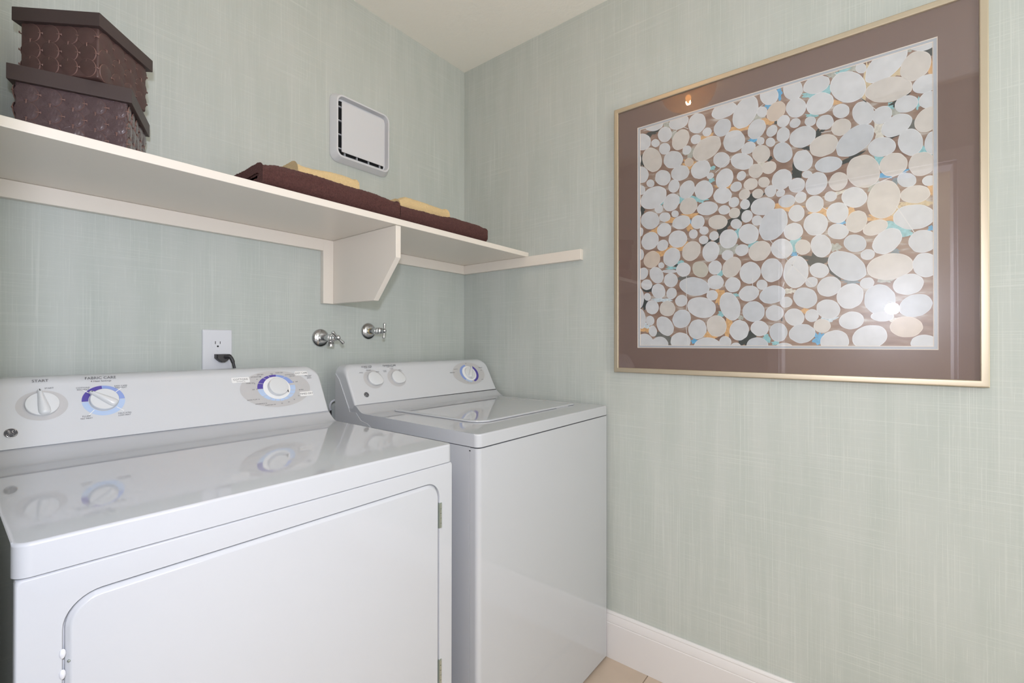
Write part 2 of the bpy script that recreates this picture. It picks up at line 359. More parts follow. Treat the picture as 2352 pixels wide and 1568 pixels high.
# ------------------------------------------------------------------ two wall valves
def valve(x, z, label, ang, spout, yb, ring):
    t = thing('wall_valve', label, 'faucet', (x, 0, z), None)
    bm = bmesh.new(); lathe(bm, [(.0312, .0003), (.0312, .003), (.0300, .0060), (.0245, .0105), (.0170, .0135), (.0105, .0145)], (x, 0, z), (0, -1, 0), 40); obj('escutcheon', bm, M['chrome'], t)
    bm = bmesh.new(); lathe(bm, [(.0102, .0145), (.0112, .0150), (.0112, .0175), (.0085, .0180), (.0085, .0181)], (x, 0, z), (0, -1, 0), 24); obj('pipe_ring', bm, ring, t)
    L = yb; bm = bmesh.new()
    prof = [(.0096, .018), (.0096, L - .056), (.0125, L - .055), (.0130, L - .052), (.0130, L - .040), (.0115, L - .039), (.0115, L - .036), (.0128, L - .035), (.0128, L - .028), (.0100, L - .027), (.0100, L - .023), (.0110, L - .022), (.0108, L - .016), (.0065, L - .014), (.0065, L - .004)]
    lathe(bm, prof, (x, 0, z), (0, -1, 0), 28)
    if spout:
        lathe(bm, [(.0080, .004), (.0080, .0135), (.0115, .0140), (.0120, .0150), (.0112, .0165), (.0120, .0180), (.0112, .0195), (.0120, .0210), (.0112, .0225), (.0118, .0290), (.0090, .0292), (.0088, .020)], (x, -(L - .046), z), (0, 0, -1), 24)
    obj('valve_body', bm, M['chrome'], t)
    c = Vector((x, -L, z)); d = Vector((math.cos(ang), 0, math.sin(ang))); bm = bmesh.new()
    lathe(bm, [(.0005, -.0095), (.006, -.0075), (.0085, -.003), (.0085, .003), (.006, .0075), (.0005, .0095)], c, (0, -1, 0), 20)
    for s in (1, -1): lathe(bm, [(.0034, .005), (.0037, .010), (.0053, .021), (.0059, .025), (.0048, .0282), (.0005, .0292)], c, d * s, 16)
    obj('cross_handle', bm, M['chrome'], t)
    return t
valve(-.7145, 1.1675, 'chrome wall valve with slanted cross handle and threaded spout, left of the pair', math.radians(-43), True, .113, M['chrome'])
valve(-.5215, 1.1950, 'chrome wall valve with upright cross handle, right of the pair above the washer', math.radians(86), False, .100, M['brass'])

# painted shapes of the picture, 0.1 mm: centre u, z, half axes, tilt, colour
PEBBLES = """9199 19073 347 219 160 n;10073 18881 314 229 174 n;10663 18672 320 265 108 n;9602 18605 268 218 121 n;8803 18567 332 256 138 n;9275 18399 158 120 136 n;10131 18280 323 274 75 c;9593 18122 206 172 127 n;10624 18160 160 144 150 n;10336 17885 146 136 118 n;10975 18297 145 129 132 n;9154 17856 452 301 117 c;9881 17675 330 269 148 n;10408 17462 154 127 139 t;10963 17770 437 339 25 c;10122 17173 296 242 160 n;10779 17135 297 288 155 n;11073 16866 108 98 173 n;9532 17147 288 230 133 n;8748 17429 312 249 129 n;8676 17992 196 83 93 n;9097 17049 150 119 139 n;8758 16884 168 142 118 n;9197 16533 449 357 15 n;9907 16781 213 181 98 n;10342 16572 283 245 77 n;10872 16446 318 269 121 n;9822 16251 287 266 69 n;10390 16019 281 264 153 c;9393 16109 148 134 136 n;10979 15837 313 210 172 n;9083 15767 340 282 144 n;9601 15791 189 153 158 n;9948 15841 126 105 139 n;10154 15522 287 223 0 n;10685 15443 219 205 111 n;9574 15361 239 222 171 n;10880 15137 143 125 148 n;10543 15074 152 134 111 n;9083 15055 304 293 34 n;10038 14981 305 273 153 n;10864 14841 144 132 147 n;11185 14923 147 136 118 n;9523 14840 186 182 7 n;10477 14525 317 280 66 c;9837 14403 306 273 70 n;9145 14397 290 279 36 t;11085 14434 311 250 84 n;8721 14621 195 137 97 n;8731 15411 155 103 85 n;8703 16050 141 55 92 n;9479 14159 106 95 137 n;9312 13842 293 220 120 n;8811 13939 208 187 59 n;10220 13942 238 219 132 n;10760 13898 274 220 125 o;9804 13629 239 220 126 n;10573 13355 470 281 165 g;8959 13539 197 176 156 n;9379 13286 258 221 121 n;9828 13180 184 169 87 n;8986 13114 135 117 114 n;10153 12912 197 188 17 n;8704 13087 339 150 91 n;9157 12747 242 220 116 n;9684 12672 262 249 147 c;10793 12659 442 316 161 n;11128 13033 170 156 155 n;10161 12311 304 283 56 g;8757 12357 339 160 96 n;9084 12285 163 145 109 n;9604 12082 351 247 126 n;9178 11920 182 140 102 n;10667 11953 311 274 77 n;8862 11568 307 255 180 n;9422 11467 280 249 1 n;10122 11565 317 281 179 n;10981 11395 402 281 1 n;9764 13928 248 55 174 n;11482 18832 353 237 1 n;12094 18582 467 331 70 n;12741 18873 294 217 119 n;12555 18449 165 128 113 n;12924 18351 275 234 73 t;13112 18005 172 156 107 n;11438 18306 265 244 95 g;12406 17977 285 235 78 n;12813 17805 164 140 74 n;13104 17605 214 163 94 n;11774 17780 338 292 113 n;12513 17587 120 98 118 n;12776 17479 144 109 122 n;12180 17464 195 172 21 n;12528 17197 274 220 118 c;13095 17088 315 222 113 g;11410 17291 261 212 130 n;11999 17098 339 223 146 n;12739 16733 186 179 144 c;12380 16717 219 185 114 c;11496 16680 299 247 81 n;11984 16657 139 125 85 n;12246 16344 190 170 155 c;12600 16326 163 139 123 c;13069 16305 290 249 89 n;11834 16355 158 149 176 n;11438 16159 268 237 146 n;12069 16067 160 152 99 c;12435 16018 149 136 144 c;12775 16024 172 144 109 n;13034 15913 115 106 26 n;13196 15645 207 177 170 g;11770 15885 156 147 111 n;12084 15757 151 131 109 n;12567 15608 314 254 174 n;11488 15694 167 140 155 n;11786 15545 164 151 125 c;12138 15381 182 153 90 n;12419 15207 154 137 115 n;11833 15198 166 141 137 n;11297 15341 279 216 162 c;12844 15020 464 342 68 g;11608 14768 290 255 100 n;12182 14840 304 258 118 n;11997 14363 184 171 179 n;12484 14276 300 281 40 c;13066 14277 296 259 121 n;11584 14258 163 155 164 n;11214 13908 218 197 95 n;11703 13867 324 251 64 c;12220 13646 321 279 92 n;12807 13668 345 274 95 n;11231 13437 237 218 165 n;11736 13320 230 214 107 n;12187 13018 271 229 12 n;12545 13256 151 138 115 n;12820 12940 332 252 14 g;11651 12654 439 277 108 n;12314 12461 304 291 121 g;12874 12394 227 220 168 n;13173 12697 154 154 169 n;11917 11903 304 265 85 n;12480 11946 239 216 153 n;12978 11825 274 222 91 g;11256 12048 330 288 100 c;11515 11535 183 171 90 n;11820 11399 141 117 1 n;12416 11437 284 237 1 g;13119 11372 222 136 1 n;13352 18839 306 225 113 n;13921 18790 308 239 167 n;14635 18482 471 336 124 n;14924 18883 150 103 118 n;13427 18301 289 228 115 n;13998 18230 321 291 152 n;14488 17870 207 167 126 n;14966 17663 326 217 106 n;13404 17863 138 128 129 n;13776 17799 144 122 131 n;14120 17670 212 186 124 n;14487 17426 228 211 111 c;13589 17409 315 290 161 n;14082 17031 318 296 176 c;14790 16973 456 323 42 g;13595 16727 305 220 108 n;14197 16471 307 210 170 g;13695 16310 122 99 159 n;13446 16054 213 192 118 n;13914 15999 308 251 82 n;14421 15951 247 205 90 c;14966 16100 446 332 109 c;13540 15686 155 136 97 n;14248 15573 146 135 137 n;13876 15430 234 204 105 n;14772 15443 296 244 133 n;13437 15246 234 190 98 n;14405 15093 285 240 107 n;13897 14859 318 272 108 n;13356 14733 247 231 116 n;14412 14574 239 199 149 n;14819 14779 286 224 84 c;13591 14250 215 182 111 c;14024 14230 318 227 102 n;14784 14199 258 213 141 g;13417 13558 447 302 88 n;13978 13549 230 195 148 n;14599 13611 487 311 136 g;13798 13232 144 142 41 n;14206 13074 276 257 51 n;13642 12799 306 263 131 g;14677 12779 332 283 79 n;13383 12253 252 226 126 n;13804 12283 177 159 99 n;14183 12447 278 249 132 n;13563 11781 311 265 8 g;14043 11989 194 187 161 c;14703 12120 266 232 20 n;14326 11551 324 293 32 n;15443 18806 497 332 46 n;16024 18535 352 289 82 c;16151 19084 289 199 152 n;15490 18111 469 308 166 c;16220 18009 244 222 7 n;15843 17626 227 207 149 n;16291 17585 214 192 126 n;15360 17491 223 200 103 n;15651 17131 309 253 32 n;16263 17107 303 244 72 c;15922 16627 347 227 103 n;15354 16651 283 241 151 n;16340 16496 272 143 90 n;15585 16131 296 269 112 c;16134 16016 295 243 105 c;15848 15676 206 157 132 g;16283 15563 138 123 151 n;15388 15270 482 327 86 c;16012 15276 280 216 169 c;15984 14707 398 302 167 n;15217 14556 258 188 19 c;15454 14162 344 261 54 n;16155 14066 280 259 107 n;15057 13863 147 139 168 n;15510 13491 459 331 3 c;16204 13462 303 234 99 n;15042 13105 147 143 14 n;15302 12646 386 313 96 g;15873 13004 295 256 13 n;16012 12453 324 264 29 g;15357 12207 231 131 177 n;15832 11918 310 255 176 t;15092 11668 368 297 20 n;16174 11509 249 200 0 n"""
PATCHES = """9111 18769 280 85 8 k;8768 17934 248 109 93 k;10432 17390 240 170 151 r;10904 18163 292 68 5 r;9671 18917 132 92 144 e;11134 17092 95 61 157 y;11104 16731 105 84 125 y;9925 18471 188 99 96 e;10432 17769 191 137 147 e;10732 16183 281 123 157 y;10106 16288 155 112 156 y;9498 16321 157 113 36 y;8786 16158 160 108 99 k;9837 15650 342 100 170 r;10462 15693 293 97 169 r;10415 15323 132 96 160 r;9286 15362 338 108 11 r;9968 14705 493 136 2 r;9496 14579 262 102 172 r;10456 15497 66 24 91 b;10964 14738 205 42 31 k;10000 14081 118 96 102 k;9843 14038 217 59 174 y;10135 14183 116 77 169 y;9053 13390 252 141 174 k;8885 12892 221 129 58 k;9483 12980 364 70 177 l;8927 11995 211 102 179 r;8906 12097 169 92 178 l;9462 11767 385 99 160 q;9724 11566 177 99 90 q;10585 11564 95 92 91 b;11091 11750 212 112 179 r;10192 13674 189 59 5 q;13005 18875 182 78 94 b;12742 18581 108 76 174 b;12692 18141 222 104 158 r;11869 18123 430 76 174 r;12917 18037 74 46 101 k;12315 17661 140 53 162 b;12724 17001 107 82 138 k;12513 16907 118 92 118 w;12415 18354 240 138 130 e;12183 15771 393 138 55 k;12442 15924 214 71 24 k;11967 15436 219 103 62 k;11808 15308 230 107 12 k;11437 15072 297 92 37 k;11289 14778 134 70 169 k;13180 15486 343 95 169 r;11888 14935 155 94 95 y;12305 14501 207 78 15 y;11488 16437 251 60 167 r;11598 14439 359 189 170 e;11380 13716 106 90 159 y;11345 12945 277 139 91 r;11601 12000 310 135 90 r;11379 12409 93 86 104 y;12146 11667 323 169 50 k;12667 11647 122 108 91 y;13062 12208 68 22 90 k;12911 11508 106 52 180 y;11820 12988 83 54 174 y;11952 12297 99 72 176 e;14156 18563 228 143 179 y;13799 18547 172 81 156 y;14297 18938 168 92 150 e;14705 18939 189 91 153 e;13927 17348 221 90 44 k;13664 17074 184 59 163 k;14994 18243 262 52 91 o2;14379 18149 119 63 154 r;13798 17958 153 49 161 y;14517 18958 154 53 3 y;13423 16428 260 125 94 k;14712 16528 226 63 25 k;14031 15213 394 141 168 r;13278 15422 261 91 168 r;14682 15010 209 111 94 r;14470 14810 145 52 169 b;13404 14440 171 112 31 y;13373 14205 166 63 91 y;14413 15619 279 54 7 w;14340 14153 147 104 165 e;13895 13854 305 196 169 k;14338 13471 299 92 130 k;14692 13185 196 86 174 d;13388 14059 82 71 148 b;13954 11641 179 135 90 b;13620 12427 108 73 176 r;13243 13018 193 74 175 w;14190 12154 235 89 11 l;15075 18524 464 87 91 o2;15613 18493 223 114 3 o2;16294 18782 136 92 117 k;16332 18351 261 64 91 r;15557 17647 147 107 129 y;15735 17768 206 114 24 k;16071 17588 159 52 92 y;15653 17490 138 96 141 e;15964 17057 152 111 115 q;15638 16920 223 75 18 k;15303 17070 294 113 93 w;15888 19049 115 74 111 e;15432 15890 195 76 165 b;15777 15914 114 53 6 b;15311 16321 150 115 117 y;16148 16331 209 90 149 y;15333 14792 332 121 169 r;15644 14963 146 103 37 o2;15668 14494 281 152 167 y;15839 14314 157 84 168 y;15633 15689 110 87 118 d;16055 15040 335 66 169 o2;16320 15372 183 73 92 r;16318 14359 77 63 149 b;15200 15678 147 109 13 e;15629 13875 81 67 156 d;15664 12059 158 103 177 w;15427 13144 163 69 174 e"""
STROKES = """10325 13701 10325 12604;10305 12085 10380 11431;12416 18576 12597 18665;11228 16928 11714 17273;12752 14574 13208 13928;12294 13488 12293 13241;13093 13162 13123 13279;13148 13994 13836 13121;13212 13522 13483 14066;14339 18974 14408 18864;14903 18093 15038 17934;14049 15317 14167 15206;15645 15049 15993 14308;15131 15693 15881 15907;14912 18096 15261 17632;10239 18665 10385 18573;9858 18558 10025 18644;14028 17406 14267 17389"""

# ------------------------------------------------------------------ storage boxes
def storage_box(FR, yaw, w, d, z0, zb, zt, label, leather):
    """w, d = lid size; FR = lid corner nearest the camera; body from z0 to zb, lid rim zb..zt"""
    u = Vector((math.cos(yaw), math.sin(yaw), 0)); n = Vector((-math.sin(yaw), math.cos(yaw), 0)); F = Vector((FR[0], FR[1], 0))
    c = F - u * w / 2 + n * d / 2; c.z = z0
    t = thing('storage_box', label, 'box', c, 'leather storage boxes on the shelf'); t.rotation_euler = (0, 0, yaw)
    h = zb - z0; ins = .009; bw, bd = w / 2 - ins, d / 2 - ins
    obj('body', nbox(-bw, bw, -bd, bd, .0005, h + .012, .004, 3), leather, t, 40, True)
    bm = bmesh.new(); box(bm, -w / 2, w / 2, -d / 2, d / 2, h, h + (zt - zb), .0012, 2)
    lid = obj('lid', bm, M['lid_brown'], t, 35, True)
    bm = bmesh.new(); box(bm, -w / 2 + .002, -w / 2 + .0045, -d / 2 - .0004, -d / 2 + .001, h + .001, h + .030)
    # leather discs laced together on three sides
    R = .0186; bm = bmesh.new()
    loft(bm, [[(r * math.cos(a), r * math.sin(a), k) for a in [2 * PI * i / 20 for i in range(20)]] for r, k in ((R, 0), (R, .0012), (R * .965, .0019), (R * .93, .0017), (R * .7, .0027), (R * .35, .0034), (.0004, .0036))])
    bm.faces.ensure_lookup_table()
    for f in bm.faces:
        if math.hypot(*f.calc_center_median()[:2]) > R * .94: f.material_index = 1
    disc0 = None; st = bmesh.new(); P = .0352
    sides = [(Vector((0, -bd, 0)), Vector((1, 0, 0)), Vector((0, -1, 0)), bw), (Vector((bw, 0, 0)), Vector((0, 1, 0)), Vector((1, 0, 0)), bd), (Vector((-bw, 0, 0)), Vector((0, -1, 0)), Vector((-1, 0, 0)), bd)]
    for c0, s, nn, half in sides:
        nc = int((2 * half + .004) / P); nr = int(math.ceil(h / P)); x0 = -(nc - 1) * P / 2
        for i in range(nc):
            for j in range(nr):
                zc = h - .0185 - j * P
                if zc < R: zc = R + .001 if zc > -.002 else None
                if zc is None: continue
                p = c0 + s * (x0 + i * P) + Vector((0, 0, zc))
                tilt = Matrix.Rotation((.055 + .03 * random.random()), 3, s) @ Matrix.Rotation(-(.06 + .03 * random.random()) * (1 if random.random() < .85 else -1), 3, Vector((0, 0, 1)))
                m3 = Matrix((s, Vector((0, 0, 1)), nn)).transposed() if s.cross(Vector((0, 0, 1))).dot(nn) > 0 else Matrix((-s, Vector((0, 0, 1)), nn)).transposed()
                mm = Matrix.Translation(p - nn * .0006) @ (tilt @ m3).to_4x4()
                if disc0 is None:
                    disc0 = obj('leather_disc', bm, [leather, M['disc_edge']], t, 50, True); disc0.matrix_local = mm
                else: inst(disc0, 'leather_disc', t, p, mat=mm)
                for q, e in ((s * (P / 2), s), (Vector((0, 0, -P / 2)), Vector((0, 0, 1)))):
                    if e is s and i == nc - 1: e2 = .004
                    if q.z < 0 and zc - P / 2 < .004: continue
                    k = p + q + nn * .0013; ln = .0052 * random.uniform(.85, 1.15)
                    cr = e.cross(nn).normalized()
                    tube(st, [k - e * ln - nn * .002, k - e * ln * .7 + nn * .0008, k + nn * .0011, k + e * ln * .7 + nn * .0008, k + e * ln - nn * .002], .00105, 6)
                    tube(st, [k - e * ln * .8 - cr * .0022, k - e * ln * .8 + cr * .0022], .0007, 5); tube(st, [k + e * ln * .8 - cr * .0022, k + e * ln * .8 + cr * .0022], .0007, 5)
    o = obj('lacing', st, M['thong'], t, 60, True); o['kind'] = 'stuff'
    return t
storage_box((-1.2905, -.2603), -.3927, .1941, .1908, SZ1 + .0002, 1.6692, 1.7006, 'larger plum brown leather disc box standing on the shelf under another box', M['leather2'])
storage_box((-1.3452, -.2684), -.7920, .1642, .1648, 1.7008, 1.8038, 1.8318, 'smaller brown leather disc box turned diagonally on top of the lower box', M['leather'])

# ------------------------------------------------------------------ folded towels
def strip(path, th):
    """closed outline of a bent strip with rounded ends"""
    L_, R_ = [], []
    for i, p in enumerate(path):
        a = Vector(path[max(i - 1, 0)]); b = Vector(path[min(i + 1, len(path) - 1)]); d = (b - a).normalized(); nrm = Vector((-d.y, d.x)); p = Vector(p)
        L_.append(p + nrm * th / 2); R_.append(p - nrm * th / 2)
    def endcap(p, d, n):
        return [p + n * (th / 2) * math.cos(a) + d * (th / 2) * math.sin(a) for a in (PI * .25, PI * .5, PI * .75)]
    d1 = (Vector(path[-1]) - Vector(path[-2])).normalized(); n1 = Vector((-d1.y, d1.x)); d0 = (Vector(path[0]) - Vector(path[1])).normalized(); n0 = Vector((-d0.y, d0.x))
    return L_ + endcap(Vector(path[-1]), d1, n1) + R_[::-1] + endcap(Vector(path[0]), d0, n0)
def ufold(yb, yf, zc, R, step=.004):
    p = []; n = max(3, int((yb - yf - R) / step))
    for k in range(n): p.append((yb + (yf + R - yb) * k / n, zc - R))
    for k in range(13): a = -PI / 2 - PI * k / 12; p.append((yf + R + R * math.cos(a), zc + R * math.sin(a)))
    for k in range(1, n + 1): p.append((yf + R + (yb - yf - R) * k / n, zc + R))
    return p
def towel(name, label, group, x0, x1, yb, yf, z0, folds, m, seed, amp=.004, zshape=None, dx=.0035):
    cx = (x0 + x1) / 2
    t = None; bm = bmesh.new(); H = max(2 * R + th for R, th in folds); zc = z0 + H / 2 + .0012
    for k, (R, th) in enumerate(folds):
        out = strip(ufold(yb - .004 * k, yf + (folds[0][0] - R) * 1.0 + (.012 * k), zc, R), th)
        xa, xb = x0 + .006 * k, x1 - .005 * k; n = int((xb - xa) / dx); rings = []
        cen = [Vector(p) for p in out]
        for i in range(n + 1):
            x = xa + (xb - xa) * i / n; e = min(x - xa, xb - x); rd = .009
            shrink = 0 if e > rd else (rd - math.sqrt(max(0, rd * rd - (rd - e) ** 2)))
            ring = []
            N_ = len(cen)
            for j, p in enumerate(cen):
                q = cen[(j + 1) % N_] - cen[j - 1]; nr = Vector((q.y, -q.x)).normalized() if q.length > 0 else Vector((0, 0))
                P3 = Vector((x, p.x, p.y))
                lo = noise.noise(Vector((x * 9 + seed, p.x * 7, seed * .37))) + .5 * noise.noise(Vector((x * 23 + seed, p.x * 19, 5.1)))
                up = max(0, min(1, (p.y - z0) / H))
                s_ = 1 + ((zshape(x) if zshape else 0))
                z = z0 + .0012 + (p.y - z0 - .0012) * s_ + lo * amp * up
                y = p.x + (noise.noise(Vector((x * 11, 3.3 + seed, p.y * 30))) * .004 * (.35 + up) if p.x < yf + .05 else 0)
                f = .0019 * noise.noise(Vector((x * 330, p.x * 330, p.y * 330 + seed))) - shrink * .55
                y += nr.x * f; z = max(z0 + .0003, z + nr.y * f)
                ring.append((x, max(y, SY + .003) if z0 < 1.54 else y, z))
            rings.append(ring)
        loft(bm, rings)
    o = obj(name, bm, m, None, 70); tag(o, label, 'towel', group)
    return o
def zs_a(x): return .05 * math.sin((x + 1.06) * 9) - .10 * max(0, (x + .74) / .08) - .14 * max(0, (-1.03 - x) / .04)
def zs_b(x): return -.14 + .02 * math.sin(x * 22) + .19 / (1 + math.exp(-(x + .45) / .016)) - .16 * max(0, (x + .285) / .03)
towel('bath_towel', 'brown folded bath towel at the left, its rolled open end facing left', 'brown bath towels on the shelf', -1.068, -.6640, -.125, -.370, SZ1, [(.0215, .0165), (.0066, .0105)], M['towel'], 1.7, .0028, zs_a)
towel('bath_towel', 'brown folded bath towel at the right, ending near the room corner', 'brown bath towels on the shelf', -.6615, -.257, -.120, -.367, SZ1, [(.0215, .0165), (.0066, .0105)], M['towel'], 9.3, .0028, zs_b)
towel('hand_towel', 'cream folded hand towel on top of the left brown towel', 'cream hand towels on the brown towels', -.932, -.738, -.105, -.262, SZ1 + .0655, [(.0225, .0150), (.0070, .0100)], M['cream_towel'], 4.4, .004, lambda x: .06 * math.sin(x * 30))
towel('hand_towel', 'cream folded hand towel on top of the right brown towel', 'cream hand towels on the brown towels', -.584, -.356, -.105, -.262, SZ1 + .0640, [(.0215, .0150), (.0066, .0100)], M['cream_towel'], 6.1, .003, lambda x: .05 * math.sin(x * 24 + 1) - .25 * max(0, (-.545 - x) / .03))

# ------------------------------------------------------------------ laundry machines
SL = Vector((0, .483, .8756)).normalized(); NL = Vector((0, -SL.z, SL.y)); SXv = Vector((1, 0, 0))
class Panel:
    """local frame of a sloping console face: s along x, t up the slope, n out of it"""
    def __init__(self, o): self.o = Vector(o)
    def p(self, s, t, n=0.0): return self.o + SXv * s + SL * t + NL * n
    def v(self, ang): return SXv * math.cos(ang) + SL * math.sin(ang)
    def m4(self, s, t, n=0.0, rot=0.0):
        a = self.v(rot); b = self.v(rot + PI / 2); c = self.p(s, t, n)
        return Matrix(((a.x, b.x, NL.x, c.x), (a.y, b.y, NL.y, c.y), (a.z, b.z, NL.z, c.z), (0, 0, 0, 1)))

def flat_poly(bm, pn, pts, n, mi=0):
    f = bm.faces.new([bm.verts.new(pn.p(s, t, n)) for s, t in pts]); f.material_index = mi; return f
def ellipse(s, t, a, b, seg=56): return [(s + a * math.cos(2 * PI * k / seg), t + b * math.sin(2 * PI * k / seg)) for k in range(seg)]
def ring_seg(bm, pn, s, t, ai, bi, ao, bo, d0, d1, n, mi=0):
    """part of an elliptical ring; degrees counter-clockwise from +s"""
    k = max(2, int(abs(d1 - d0) / 5)); A = [math.radians(d0 + (d1 - d0) * i / k) for i in range(k + 1)]
    vi = [bm.verts.new(pn.p(s + ai * math.cos(a), t + bi * math.sin(a), n)) for a in A]; vo = [bm.verts.new(pn.p(s + ao * math.cos(a), t + bo * math.sin(a), n)) for a in A]
    for i in range(k): bm.faces.new((vi[i], vo[i], vo[i + 1], vi[i + 1])).material_index = mi

_dg = None
def text_into(bm, pn, items, n):
    """items: (string, size, s, t[, degrees[, stretch]]) set flat on the console"""
    for it in items:
        txt, size, s, t = it[:4]; rot = math.radians(it[4]) if len(it) > 4 else 0; sx = it[5] if len(it) > 5 else 1
        cu = bpy.data.curves.new('t', 'FONT'); cu.body = txt; cu.size = size; cu.align_x = 'CENTER'; cu.align_y = 'CENTER'; cu.resolution_u = 3
        o = bpy.data.objects.new('t', cu); COL.objects.link(o); bpy.context.view_layer.update()
        me = bpy.data.meshes.new_from_object(o.evaluated_get(bpy.context.evaluated_depsgraph_get()))
        base = len(bm.verts); mm = pn.m4(s, t, n, rot) @ Matrix.Diagonal((sx, 1, 1, 1))
        me.transform(mm); bm.from_mesh(me)
        bpy.data.objects.remove(o); bpy.data.curves.remove(cu); bpy.data.meshes.remove(me)

def console(x0, x1, o, yback, zlow, parent, m, tface):
    """moulded console: sloping face that rolls into the top, rounded upper corners"""
    T0, R0, rc, re = tface, .030, .036, .007; W = x1 - x0
    ds = [0, .0005, .0015, .003, .005, .007, .010, .014, .019, .025, .031, .036]
    st = [(d, d) for d in ds] + [(W * k / 4, 1) for k in (1, 2, 3)] + [(W - d, d) for d in reversed(ds)]
    rings = []
    for xx, d in st:
        drop = 0 if d >= rc else rc - math.sqrt(max(0, rc * rc - (rc - d) ** 2)); e = 0 if d >= re else re - math.sqrt(max(0, re * re - (re - d) ** 2))
        T = T0 - drop; r = []
        q = Vector((0, o[1], o[2])) - NL * e
        r.append((x0 + xx, q.y, q.z))
        for k in range(1, 5): w_ = q + SL * T * k / 4; r.append((x0 + xx, w_.y, w_.z))
        w_ = q + SL * T; ang = math.atan2(SL.z, SL.y)
        for k in range(8):
            a = ang * (1 - (k + .5) / 8); w_ = w_ + Vector((0, math.cos(a), math.sin(a))) * (R0 * ang / 8); r.append((x0 + xx, min(w_.y, yback - .001), w_.z))
        r.append((x0 + xx, yback, w_.z - .0003)); r.append((x0 + xx, yback, zlow)); r.append((x0 + xx, o[1] + .012, zlow)); r.append((x0 + xx, o[1] + .004, o[2] - .0015))
        rings.append(r)
    bm = bmesh.new(); loft(bm, rings); return obj('console', bm, m, parent, 28)

def top_panel(x0, x1, yf, z0, z1, o, yback, parent):
    """deck with its front fascia, flat top and the cove that climbs to the console"""
    prof = [(yf, z0), (yf, z1), (o[1] - .050, z1 + .0006), (o[1] - .036, z1 + .0022), (o[1] - .025, z1 + .0068), (o[1] - .015, z1 + .0135), (o[1] - .006, z1 + .0205), (o[1] + .001, o[2] - .0020), (o[1] + .006, o[2] - .004), (o[1] + .012, o[2] - .012), (yback, o[2] - .012), (yback, z0)]
    bm = prism_x(bmesh.new(), prof, x0, x1)
    es = [e for e in bm.edges if all(abs(v.co.y - yf) < 1e-5 for v in e.verts) and abs(e.verts[0].co.x - e.verts[1].co.x) < 1e-6]
    bmesh.ops.bevel(bm, geom=es, offset=.016, segments=6, profile=.5, affect='EDGES')
    bm.normal_update()
    es = [e for e in bm.edges if len(e.link_faces) == 2 and e.calc_face_angle(0) > .9 and min(v.co.z for v in e.verts) > z1 - .001 and max(v.co.y for v in e.verts) < o[1] + .002]
    bmesh.ops.bevel(bm, geom=es, offset=.0075, segments=4, profile=.5, affect='EDGES', clamp_overlap=True)
    return obj('top_panel', bm, M['enamel'], parent, 32)

def round_knob(parent, pn, s, t, r, h, rot, style, label=None):
    """style: 'bar' = disc with a tapering grip, 'tear' = drop-shaped cap, 'cap' = plain cap with pointer"""
    bm = bmesh.new(); seg = 48; mm = pn.m4(s, t, 0, rot)
    def outline(k, z, blunt=1):
        out = []
        for i in range(seg):
            a = 2 * PI * i / seg; rr = r * k
            if style == 'tear': rr *= 1 + .34 * max(0, math.cos(a)) ** 5
            out.append(mm @ Vector((rr * math.cos(a), rr * math.sin(a), z)))
        return out
    if style == 'bar': lay = [(1, .0004), (1.0, h * .75), (.985, h * .92), (.955, h), (.6, h * 1.02), (.02, h * 1.02)]
    elif style == 'tear': lay = [(.97, .0004), (1.0, h * .75), (.975, h * .90), (.90, h * 1.0), (.6, h * 1.10), (.3, h * 1.15), (.02, h * 1.16)]
    else: lay = [(1, .0004), (.985, h * .8), (.955, h * .94), (.88, h), (.5, h * 1.05), (.02, h * 1.06)]
    loft(bm, [outline(k, z) for k, z in lay]); k = obj('knob', bm, M['knob'], parent, 40)
    if label: k['label'] = label
    if style == 'bar':
        bm = bmesh.new(); rings = []
        for f, wd, ht in ((-1.0, .04, .05), (-.985, .15, .35), (-.95, .24, .62), (-.88, .32, .84), (-.76, .36, .97), (-.5, .36, 1.0), (0, .30, 1.0), (.5, .22, .95), (.95, .16, .85), (1.18, .12, .7), (1.24, .08, .35)):
            ring = []
            for i in range(13):
                a = PI * i / 12; ring.append(mm @ Vector((f * r, wd * r * math.cos(a) * (1 if i in (0, 12) else 1), h * .95 + r * .34 * ht * math.sin(a) ** .8)))
            ring += [mm @ Vector((f * r, -wd * r, h * .5 if f < 1.1 else h * .7)), mm @ Vector((f * r, wd * r, h * .5 if f < 1.1 else h * .7))]
            rings.append(ring)
        loft(bm, rings); obj('grip', bm, M['knob'], k, 40)
        bm = bmesh.new(); rr = r * 1.10; z = h * .95 + r * .30
        tube(bm, [mm @ Vector((rr - .002, 0, z)), mm @ Vector((rr + .0025, 0, z * .80))], .0009, 6); obj('pointer_mark', bm, M['print_dark'], k)
    if style == 'cap':
        bm = bmesh.new(); p = [mm @ Vector(v) for v in ((r * .93, -.0032, h * .9), (r * 1.24, 0, .0022), (r * .93, .0032, h * .9))]; q = [v - NL * .0018 for v in p]
        loft(bm, [p, q]); obj('pointer_mark', bm, M['print_dark'], k)
    return k

